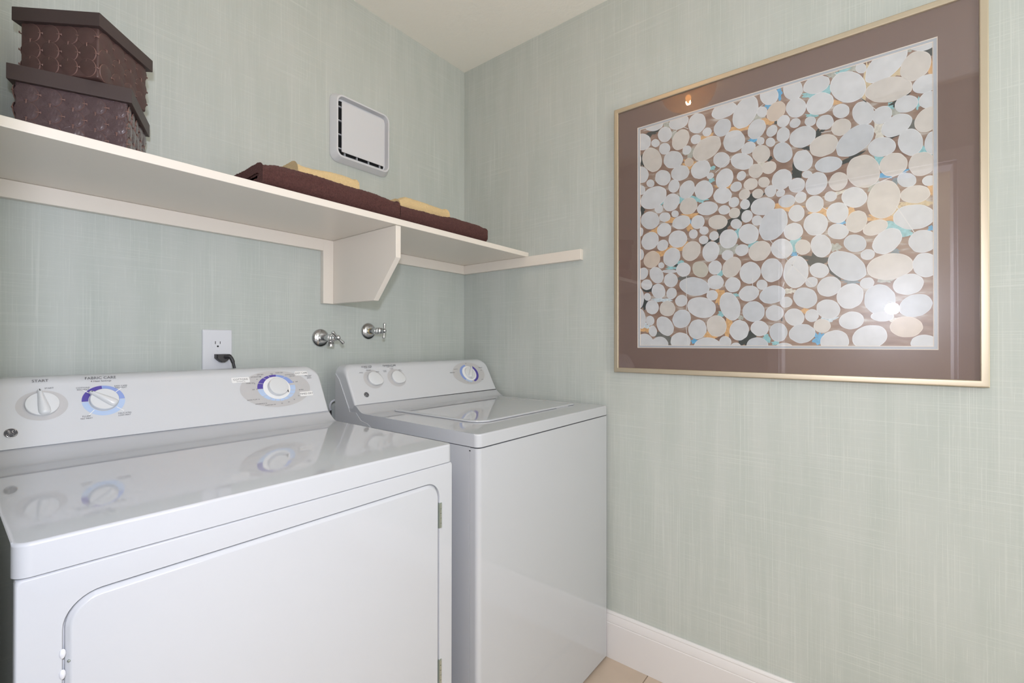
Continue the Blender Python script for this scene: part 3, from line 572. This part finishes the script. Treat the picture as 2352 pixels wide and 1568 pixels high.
def badge(parent, pn, s, t, r):
    """round dark emblem: silver rim, four rim swooshes and a cursive two-letter monogram"""
    bm = bmesh.new(); lathe(bm, [(r, .0002), (r, .0010), (r * .93, .0013), (.0003, .0013)], pn.p(s, t), NL, 36); b = obj('round_badge', bm, M['print_dark'], parent, 30)
    bm = bmesh.new(); P = lambda x, y, n=.0015: pn.p(s + x * r, t + y * r, n)
    tube(bm, [P(.95 * math.cos(a), .95 * math.sin(a), .0010) for a in [2 * PI * k / 40 for k in range(41)]], r * .055, 6, caps=False)
    for k in range(4):
        a0 = PI / 2 * k + .35
        tube(bm, [P(rr * math.cos(a0 + q), rr * math.sin(a0 + q)) for q, rr in ((0, .60), (.12, .74), (.35, .83), (.7, .86), (1.0, .80))], [r * .03, r * .07, r * .09, r * .06, r * .02], 6)
    w = r * .06
    tube(bm, curve_pts([P(*q) for q in ((-.52, .18), (-.38, .42), (-.12, .40), (-.14, .18), (-.32, .08), (-.36, .24), (-.18, .34), (-.10, .10), (-.14, -.22), (-.32, -.46), (-.50, -.36), (-.42, -.16), (-.12, .02))], 5), w, 6)
    tube(bm, curve_pts([P(*q) for q in ((.48, .30), (.36, .46), (.18, .38), (.18, .18), (.36, .10), (.20, .06), (.06, -.10), (.10, -.34), (.32, -.42), (.46, -.24), (.36, -.10), (.26, -.20))], 5), w, 6)
    obj('monogram', bm, M['chrome'], b, 60)
    return b

# ---- dryer
DX0, DX1, DYF = -1.5006, -.8150, -.765
dr = thing('dryer', 'white dryer at the left, its console lettered START and FABRIC CARE', 'dryer', ((DX0 + DX1) / 2, -.44, 0))
DP = Panel((DX0, -.2367, .9470))
top_panel(DX0, DX1, DYF, .8805, .9202, DP.o, -.095, dr)
console(DX0 + .0008, DX1 - .0008, DP.o, -.095, .935, dr, M['console'], .1318)
# cabinet: sides and back as one shell, front panel with a recessed door opening
bm = bmesh.new(); box(bm, DX0 + .002, DX1 - .002, DYF + .0065, -.097, .004, .8792, .004, 2); cab = obj('cabinet', bm, M['enamel'], dr)
HX0, HX1, HZ0, HZ1 = -1.4595, -.8560, .235, .8444
def hole(i): return rrect(HX0 + i, HX1 - i, HZ0 + i, HZ1 - i, .037 - i, 9)
def plate_with_hole(x0, x1, z0, z1, yf, rad, holes):
    bm = bmesh.new()
    o_ = [bm.verts.new((x, yf, z)) for x, z in rrect(x0, x1, z0, z1, .004, 2)]; h_ = [bm.verts.new((x, yf, z)) for x, z in holes[0][0]]
    es = [bm.edges.new((r[i], r[(i + 1) % len(r)])) for r in (o_, h_) for i in range(len(r))]
    bmesh.ops.triangle_fill(bm, use_beauty=True, use_dissolve=False, edges=es)
    prev = h_
    for pts, y in holes[1:]:
        cur = [bm.verts.new((x, y, z)) for x, z in pts]
        for i in range(len(cur)): bm.faces.new((prev[i], prev[(i + 1) % len(cur)], cur[(i + 1) % len(cur)], cur[i]))
        prev = cur
    prev = o_
    for ins, y in ((-.0012, yf + .0006), (-.0025, yf + .0025), (-.0028, yf + .0062)):
        cur = [bm.verts.new((x, y, z)) for x, z in rrect(x0 + ins, x1 - ins, z0 + ins, z1 - ins, .005, 2)]
        for i in range(len(cur)): bm.faces.new((prev[i], prev[(i + 1) % len(cur)], cur[(i + 1) % len(cur)], cur[i]))
        prev = cur
    return bm
bm = plate_with_hole(DX0 + .0048, DX1 - .0048, .03, .8764, DYF + .0002, 0, [(hole(0), DYF + .0002), (hole(.0006), DYF + .0010), (hole(.0008), DYF + .0060)])
obj('front_panel', bm, M['enamel'], dr, 40)
bm = bmesh.new()
loft(bm, [[(x, y, z) for x, z in hole(i)] for i, y in ((.0026, DYF + .0060), (.0026, DYF + .0030), (.0036, DYF + .0018), (.0062, DYF - .0006), (.0075, DYF - .0018), (.0092, DYF - .0022))])
door = obj('door', bm, M['enamel'], dr, 40)
for zc in (.7675, .4215):
    bm = bmesh.new(); box(bm, -.8585, -.8548, DYF - .0012, DYF + .003, zc - .0275, zc + .0275); box(bm, -.8545, -.8512, DYF - .0016, DYF + .003, zc - .0275, zc + .0275)
    for k in range(5): lathe(bm, [(.0019, 0), (.0019, .0098)], (-.8546, DYF - .0016, zc - .0268 + k * .0108), (0, 0, 1), 10)
    obj('hinge', bm, M['zinc'], door, 30)
for zc in (.7790, .7545):
    bm = bmesh.new(); lathe(bm, [(.0030, 0), (.0030, .0012), (.0018, .0022), (.0002, .0026)], (-1.4590, DYF + .0004, zc), (0, -1, 0), 14)
    for v in bm.verts: v.co.z = zc + (v.co.z - zc) * 1.9
    obj('door_bumper', bm, M['white_plastic'], dr, 60)
bm = bmesh.new(); lathe(bm, [(.0016, 0), (.0016, .0012), (.0003, .0020)], (-1.4535, DYF - .0004, .7680), (0, -1, 0), 12); obj('latch_pin', bm, M['zinc'], door, 60)
# console graphics, raised by fractions of a millimetre in layers
n1, n2, n3 = .00025, .00045, .00065
def print_poly(name, pn, pts, n, m, parent):
    bm = bmesh.new(); flat_poly(bm, pn, pts, n); return obj(name, bm, m, parent, 0)
print_poly('oval_print', DP, ellipse(.083, .0855, .0380, .0330), n1, M['print_grey'], dr); print_poly('oval_print', DP, ellipse(.549, .0842, .0960, .0560), n1, M['print_grey'], dr)
for s, t, w, h in ((.4605, .1168, .0225, .0080), (.6296, .1278, .0195, .0066), (.6293, .0608, .0195, .0070)):
    print_poly('white_label', DP, [(s + x, t + y) for x, y in rrect(-w, w, -h, h, .003, 3)], n2, M['print_white'], dr)
print_poly('dial_face', DP, ellipse(.5497, .0866, .0372, .0345), n2, M['print_white'], dr)
bm = bmesh.new(); s, t = .178, .0868
for d0, d1, mi in ((92, 180, 0), (2, 92, 1), (182, 360, 2)): ring_seg(bm, DP, s, t, .0255, .0255, .0362, .0355, d0, d1, n1, mi)
obj('dial_ring', bm, [M['violet'], M['midblue'], M['lightblue']], dr, 0); bm = bmesh.new()
ro = (.0372, .0345, .0522, .0407); s, t = .5497, .0866
for d0, d1, mi in ((92, 116, 0), (118, 134, 0), (136, 162, 0), (164, 188, 0), (60, 88, 1), (22, 58, 1), (190, 222, 2), (224, 246, 2), (248, 262, 2), (264, 278, 2), (280, 294, 2), (296, 312, 2), (314, 332, 2), (334, 350, 2), (352, 376, 2)): ring_seg(bm, DP, s, t, *ro, d0 - 8 if mi != 1 else d0 - 4, d1 - 8 if mi != 1 else d1 - 4, n2, mi)
obj('dial_ring', bm, [M['violet'], M['midblue'], M['lightblue']], dr, 0)
bm = bmesh.new()
for ang in (140, 40, 230, 318):
    a = math.radians(ang); u_ = Vector((math.cos(a), math.sin(a))); v_ = Vector((-u_.y, u_.x)) * .0007; c = Vector((.178, .0868))
    print_poly('tick_mark', DP, [tuple(c + u_ * .027 + v_), tuple(c + u_ * .027 - v_), tuple(c + u_ * .0425 - v_), tuple(c + u_ * .0425 + v_)], n3, M['print_white'], dr)
bm = bmesh.new()
text_into(bm, DP, [('START', .0084, .0822, .1405), ('START', .0046, .0945, .1228), ('FABRIC CARE', .0088, .1768, .1415), ('4 Heat Settings', .0057, .1770, .1338),
    ('COTTONS', .0046, .1460, .1195), ('REG HEAT', .0043, .1460, .1150), ('EASY CARE', .0046, .2098, .1195), ('MED HEAT', .0043, .2096, .1150),
    ('FLUFF', .0052, .1472, .0526), ('NO HEAT', .0044, .1472, .0478), ('DELICATES', .0047, .2105, .0526), ('LOW HEAT', .0043, .2100, .0478),
    ('COTTONS', .0076, .4605, .1182), ('EASY CARE', .0075, .6296, .1282), ('TIMED DRY', .0077, .6293, .0608),
    ('MORE DRY', .0044, .4830, .1052), ('OPTIMUM DRY', .0042, .5010, .1232), ('LESS DRY', .0044, .5130, .1295), ('OFF', .0044, .5440, .1305), ('MORE DRY', .0044, .5660, .1325),
    ('OPTIMUM DRY', .0040, .5935, .1250), ('LESS DRY', .0042, .6005, .1200), ('OFF', .0044, .6090, .1010), ('80 MIN', .0044, .6165, .0745), ('70', .0044, .6045, .0560), ('60', .0044, .5895, .0460), ('50', .0044, .5725, .0400), ('40', .0044, .5530, .0378),
    ('DAMP DRY 30', .0044, .5215, .0365), ('DEWRINKLE 20', .0044, .4985, .0425), ('QUICK FLUFF 10', .0044, .4810, .0560), ('OFF', .0044, .4870, .0855),
    ('AUTOMATIC', .0038, .4605, .1122), ('PERM PRESS', .0040, .6480, .1185), ('KNITS', .0040, .6500, .1145), ('BLENDS', .0040, .6500, .1105)], n3)
obj('lettering', bm, M['print_dark'], dr, 0)['kind'] = 'stuff'; bm = bmesh.new()
for s_, t_ in ((.4960, .0868), (.4935, .1030), (.5020, .1160), (.5120, .1225), (.6005, .1010), (.5445, .1278)): print_poly('dot_print', DP, ellipse(s_, t_, .0011, .0011, 10), n3, M['print_dark'], dr)
bm.free()
round_knob(dr, DP, .0828, .0872, .0252, .0072, math.radians(97), 'bar')
round_knob(dr, DP, .1783, .0868, .0245, .0095, math.radians(142), 'bar')
round_knob(dr, DP, .5510, .0872, .0268, .0130, math.radians(-32), 'cap')
badge(dr, DP, .0378, .0322, .0096)

# ---- washer
WX0, WX1, WYF = -.7156, -.0152, -.7513
wa = thing('washer', 'white top-loading washer in the corner, its console lettered LOAD SIZE', 'washer', ((WX0 + WX1) / 2, -.43, 0))
WP = Panel((WX0, -.2150, .9500))
top_panel(WX0, WX1, WYF, .8893, .9222, WP.o, -.095, wa)
console(WX0 + .0012, WX1 - .0012, WP.o, -.098, .937, wa, M['console'], .1285)
bm = bmesh.new(); box(bm, WX0 + .0022, WX1 - .0016, -.7190, -.110, .004, .8868, .003, 2); obj('cabinet', bm, M['enamel'], wa)
bm = bmesh.new(); box(bm, WX0 + .0006, WX1 - .0006, WYF + .0004, -.7206, .012, .8860)
es = [e for e in bm.edges if abs(e.verts[0].co.z - e.verts[1].co.z) > .5 and e.verts[0].co.y < -.74]
bmesh.ops.bevel(bm, geom=es, offset=.013, segments=6, profile=.5, affect='EDGES')
bm.normal_update(); es = [e for e in bm.edges if len(e.link_faces) == 2 and e.calc_face_angle(0) > 1.2]
bmesh.ops.bevel(bm, geom=es, offset=.0012, segments=2, profile=.5, affect='EDGES')
obj('front_panel', bm, M['enamel'], wa, 32)
# metal back of the console seen from the left
bm = bmesh.new(); prism_x(bm, [(-.1010, .8870), (-.1010, 1.0480), (-.1240, 1.0280), (-.1880, .9270), (-.2230, .9270), (-.2500, .9050), (-.2850, .8990), (-.3020, .8890), (-.3020, .8870)], WX0 - .0012, WX0 + .0012)
obj('side_bracket', bm, M['steel_side'], wa, 30)
obj('console_seam', nbox(WX0 + .003, WX1 - .003, -.2140, -.1020, .9365, .9480), M['dark_gap'], wa)
bm = bmesh.new(); q = [(WX0 + x, z) for x, z in rrect(0, .004, 0, .0016, .0007, 3)]
obj('vent_slot', nbox(WX0 + .0002, WX0 + .002, -.7245, -.7195, .8775, .8800), M['dark_gap'], wa); bm.free()
# raised lid
lz = .9222; LO = rrect(-.600, -.078, -.650, -.258, (.052, .012, .012, .012), 8)
def lidr(i): return rrect(-.600 + i, -.078 - i, -.650 + i, -.258 - i, (.052 - i, .012 - i * .5, .012 - i * .5, .012 - i * .5), 8)
bm = bmesh.new(); loft(bm, [[(x, y, z) for x, y in lidr(i)] for i, z in ((.0018, lz + .0004), (.0006, lz + .0012), (0, lz + .0026), (.0010, lz + .0048), (.0040, lz + .0062), (.0085, lz + .0064), (.0110, lz + .0058), (.0150, lz + .0052))])
lid = obj('lid', bm, M['enamel'], wa, 40)
obj('finger_gap_shade', nbox(-.205, -.128, -.6503, -.6478, lz + .0004, lz + .0020), M['steel_side'], lid)  # thin grey strip, coloured as the shade in the finger gap under the lid
# graphics
for e_ in ((.0985, .0870, .0378, .0355), (.1955, .0860, .0386, .0350), (.5676, .0832, .0935, .0515)): print_poly('oval_print', WP, ellipse(*e_), n1, M['print_grey'], wa)
bm = bmesh.new(); flat_poly(bm, WP, ellipse(.5690, .0830, .0395, .0335), n2); obj('dial_face', bm, M['print_white'], wa, 0)
bm = bmesh.new()
for d0, d1, mi in ((-75, 52, 0), (100, 225, 1), (227, 236, 2), (238, 247, 2), (249, 258, 2), (260, 269, 2)): ring_seg(bm, WP, .5690, .0830, .0400, .0335, .0535, .0410, d0, d1, n2, mi)
obj('dial_ring', bm, [M['violet'], M['midblue'], M['lightblue']], wa, 0)
bm = bmesh.new()
text_into(bm, WP, [('LOAD SIZE', .0085, .0865, .1352), ('WASH LOAD', .0046, .0890, .1300), ('SMALL', .0050, .0585, .1135), ('MEDIUM', .0050, .0890, .1215), ('LARGE', .0050, .1225, .1132),
    ('TEMPERATURE', .0087, .1800, .1352), ('WASH / RINSE', .0046, .1815, .1298), ('COLD', .0050, .1536, .1160), ('COLD', .0046, .1540, .1118), ('WARM', .0050, .1847, .1222), ('HOT', .0050, .2190, .1160), ('COLD', .0046, .2215, .1118),
    ('REGULAR', .0062, .4735, .0910), ('DELICATE', .0050, .4985, .1050), ('REGULAR', .0056, .6500, .1058), ('OFF', .0046, .5700, .1285), ('SPIN', .0046, .6480, .0930), ('RINSE', .0046, .6330, .0500),
    ('12', .0040, .5250, .0500), ('10', .0040, .5400, .0430), ('8', .0040, .5560, .0390)], n3)
obj('lettering', bm, M['print_dark'], wa, 0)['kind'] = 'stuff'
round_knob(wa, WP, .0995, .0866, .0252, .0105, math.radians(-22), 'tear')
round_knob(wa, WP, .1962, .0858, .0248, .0105, math.radians(-22), 'tear')
round_knob(wa, WP, .5695, .0832, .0265, .0085, math.radians(58), 'bar')
badge(wa, WP, .0528, .0322, .0092)
# hose end glimpsed between the machines
bm = bmesh.new(); tube(bm, curve_pts([(-.6900, -.052, .952), (-.7020, -.050, .945), (-.7040, -.046, .930), (-.6990, -.042, .918)], 6), .0035, 8)
tube(bm, curve_pts([(-.6990, -.042, .918), (-.6975, -.040, .905), (-.6960, -.038, .86), (-.6960, -.036, .60)], 6), .0030, 8, 1)
tag(obj('supply_hose', bm, [M['white_plastic'], M['black_rubber']]), 'thin white and black hose end in the gap between dryer and washer', 'hose')

# ------------------------------------------------------------------ framed picture on the right wall
PY0, PY1, PZ0, PZ1 = .7780, 1.7313, 1.0466, 1.9952      # u = -y
pf = thing('framed_picture', 'large square abstract pebble print in a thin gold frame with brown mat', 'picture', (0, -(PY0 + PY1) / 2, (PZ0 + PZ1) / 2))
fw = .0155; F_ = -.0215
def rail(a0, a1, b0, b1, name='frame_rail'):
    """mitred moulding from outer corner a0 to a1 (u, z) with inner corners b0, b1"""
    bm = bmesh.new(); r = []
    for (ou_, oz_), (iu, iz) in ((a0, b0), (a1, b1)):
        L2 = lambda k: (ou_ + (iu - ou_) * k, oz_ + (iz - oz_) * k)
        r.append([(x, -L2(k)[0], L2(k)[1]) for x, k in ((-.0003, 0), (F_ + .0012, 0), (F_ + .0002, .08), (F_, .16), (F_, .78), (F_ + .0006, .92), (F_ + .0020, 1), (-.0003, 1))])
    loft(bm, r); return obj(name, bm, M['gold'], pf, 30)
g = .00012
A = [(PY0, PZ0), (PY1, PZ0), (PY1, PZ1), (PY0, PZ1)]; B = [(PY0 + fw, PZ0 + fw), (PY1 - fw, PZ0 + fw), (PY1 - fw, PZ1 - fw), (PY0 + fw, PZ1 - fw)]
for k in range(4): rail(A[k], A[(k + 1) % 4], B[k], B[(k + 1) % 4])
def pframe(o, i, x0, x1, name, m, mi=None):
    """flat rectangular ring board between rectangles o and i = (u0, u1, z0, z1), front at x0, back at x1"""
    R4 = lambda q, x: [(x, -q[0], q[2]), (x, -q[1], q[2]), (x, -q[1], q[3]), (x, -q[0], q[3])]
    bm = bmesh.new(); loft(bm, [R4(o, x1), R4(o, x0), R4(i, x0), R4(tuple(np_ + d for np_, d in zip(i, (.0016, -.0016, .0016, -.0016))), x1)], caps=False)
    bm.faces.ensure_lookup_table()
    for f in bm.faces:
        c = f.calc_center_median()
        f.material_index = 1 if (i[0] - 1e-4 <= -c.y <= i[1] + 1e-4 and i[2] - 1e-4 <= c.z <= i[3] + 1e-4) else 0
    return obj(name, bm, [m, M['bevel']], pf, 0)
inn = (PY0 + fw - .003, PY1 - fw + .003, PZ0 + fw - .003, PZ1 - fw + .003)
op1 = (.8640, 1.6437, 1.1338, 1.9095); op2 = (op1[0] + .0080, op1[1] - .0080, op1[2] + .0080, op1[3] - .0080)
pframe(inn, op1, -.0130, -.0114, 'mat_board', M['matboard']); pframe(inn, op2, -.01135, -.0099, 'inner_mat', M['inner_mat'])
obj('glass_pane', nbox(-.0165, -.0145, -inn[1], -inn[0], inn[2], inn[3]), M['glass'], pf, 0)
# the print itself: flat painted sheet, its colour patches and pale pebbles laid on it
XP = -.0092; au0, au1, az0, az1 = op2[0] - .004, op2[1] + .004, op2[2] - .004, op2[3] + .004
def clip(poly):
    for ax, lim, sg in ((0, au0, 1), (0, au1, -1), (1, az0, 1), (1, az1, -1)):
        out = []
        for i, p in enumerate(poly):
            q = poly[(i + 1) % len(poly)]; ip, iq = sg * (p[ax] - lim) >= 0, sg * (q[ax] - lim) >= 0
            if ip: out.append(p)
            if ip != iq:
                k = (lim - p[ax]) / (q[ax] - p[ax]); out.append((p[0] + (q[0] - p[0]) * k, p[1] + (q[1] - p[1]) * k))
        poly = out
        if len(poly) < 3: return None
    return poly
def art_mat():
    m = bpy.data.materials.new('painted_ground'); m.use_nodes = True; nt = m.node_tree; N = nt.nodes; Lk = nt.links; b = N['Principled BSDF']; b.inputs['Roughness'].default_value = .85; b.inputs['Specular IOR Level'].default_value = .2
    tc = N.new('ShaderNodeTexCoord'); mp = N.new('ShaderNodeMapping'); mp.inputs['Scale'].default_value = (1, 9, 34); Lk.new(tc.outputs['Object'], mp.inputs[0])
    n = N.new('ShaderNodeTexNoise'); n.inputs['Scale'].default_value = 1.6; n.inputs['Detail'].default_value = 5; Lk.new(mp.outputs[0], n.inputs[0])
    r = N.new('ShaderNodeValToRGB'); Lk.new(n.outputs['Fac'], r.inputs[0]); e = r.color_ramp.elements
    e[0].position = .30; e[0].color = (.19, .115, .09, 1); e[1].position = .70; e[1].color = (.52, .49, .46, 1)
    k = e.new(.47); k.color = (.27, .175, .135, 1); k = e.new(.58); k.color = (.32, .235, .19, 1)
    Lk.new(r.outputs[0], b.inputs['Base Color']); return m
def attr_mat(name, speck, lo_=.95):
    m = bpy.data.materials.new(name); m.use_nodes = True; nt = m.node_tree; N = nt.nodes; Lk = nt.links; b = N['Principled BSDF']; b.inputs['Roughness'].default_value = .85; b.inputs['Specular IOR Level'].default_value = .2
    a = N.new('ShaderNodeVertexColor'); a.layer_name = 'Paint'; tc = N.new('ShaderNodeTexCoord'); n = N.new('ShaderNodeTexNoise'); n.inputs['Scale'].default_value = speck; n.inputs['Detail'].default_value = 4; Lk.new(tc.outputs['Object'], n.inputs[0])
    mr = N.new('ShaderNodeMapRange'); mr.inputs[1].default_value = .3; mr.inputs[2].default_value = .7; mr.inputs[3].default_value = lo_; mr.inputs[4].default_value = 1.06; Lk.new(n.outputs['Fac'], mr.inputs[0])
    mx = N.new('ShaderNodeMix'); mx.data_type = 'RGBA'; mx.blend_type = 'MULTIPLY'; mx.inputs[0].default_value = 1; Lk.new(a.outputs[0], mx.inputs[6]); Lk.new(mr.outputs[0], mx.inputs[7]); Lk.new(mx.outputs[2], b.inputs['Base Color']); return m
sheet = obj('art_print', nbox(XP, XP + .0006, -au1, -au0, az0, az1), art_mat(), pf, 0)
PC = {'k': (.050, .058, .058), 'r': (.66, .40, .19), 'y': (.30, .56, .60), 'b': (.13, .40, .66), 'l': (.60, .69, .75), 'e': (.44, .45, .41), 'o2': (.62, .50, .32), 'w': (.66, .64, .58), 'd': (.20, .25, .28), 'q': (.16, .16, .15)}
NC = {'n': (.575, .59, .615), 'c': (.58, .55, .52), 't': (.58, .50, .43), 'g': (.52, .545, .58), 'o': (.49, .475, .42)}
def paint_mesh(name, polys, m, parent):
    bm = bmesh.new(); lay = bm.loops.layers.float_color.new('Paint')
    for pts, col, dx in polys:
        f = bm.faces.new([bm.verts.new((XP - dx, -u, z)) for u, z in pts])
        for l in f.loops: l[lay] = (*col, 1)
    return obj(name, bm, m, parent, 0)
def blob(v, wob=0.0, seg=36, k=1.0, sd=0):
    cu, cz, a, b, an = [float(q) * 1e-4 for q in v[:4]] + [math.radians(float(v[4]))]; out = []
    for i in range(seg):
        p = 2 * PI * i / seg; w = 1 + wob * noise.noise(Vector((2.2 * math.cos(p), 2.2 * math.sin(p), sd * 1.7)))
        x, y = a * k * w * math.cos(p), b * k * w * math.sin(p); out.append((cu + x * math.cos(an) - y * math.sin(an), cz + x * math.sin(an) + y * math.cos(an)))
    return clip(out)
polys = []
for i, s in enumerate(PATCHES.split(';')):
    v = s.split(); p = blob(v, .75, 40, 1.0, i)
    if p: polys.append((p, PC[v[5]], .00004 + i * 4e-7))
paint_mesh('colour_patches', polys, attr_mat('patch_paint', 160, .75), sheet)['kind'] = 'stuff'
polys = []
for i, s in enumerate(PEBBLES.split(';')):
    v = s.split(); c = NC[v[5]]; k = random.uniform(.97, 1.03); c = tuple(min(.89, q * k) for q in c)
    p = blob(v, .05, 40, 1.035, i + 50)
    if p: polys.append((p, tuple(min(.93, q * 1.14) for q in c), .00016 + i * 1e-6))
    rr = max(.9, 1.02 - .0009 / (float(v[3]) * 1e-4)); p = blob(v, .05, 40, rr, i + 50)
    if p: polys.append((p, c, .00046 + i * 1e-6))
paint_mesh('painted_pebbles', polys, attr_mat('pebble_paint', 40), sheet)['kind'] = 'stuff'
polys = []
for s in STROKES.split(';'):
    a = [float(q) * 1e-4 for q in s.split()]; d = Vector((a[2] - a[0], a[3] - a[1])).normalized(); n_ = Vector((-d.y, d.x)) * .0009
    p = clip([(a[0] + n_.x, a[1] + n_.y), (a[0] - n_.x, a[1] - n_.y), (a[2] - n_.x, a[3] - n_.y), (a[2] + n_.x, a[3] + n_.y)])
    if p: polys.append((p, (.64, .64, .64), .00080))
paint_mesh('white_strokes', polys, attr_mat('stroke_paint', 90), sheet)['kind'] = 'stuff'
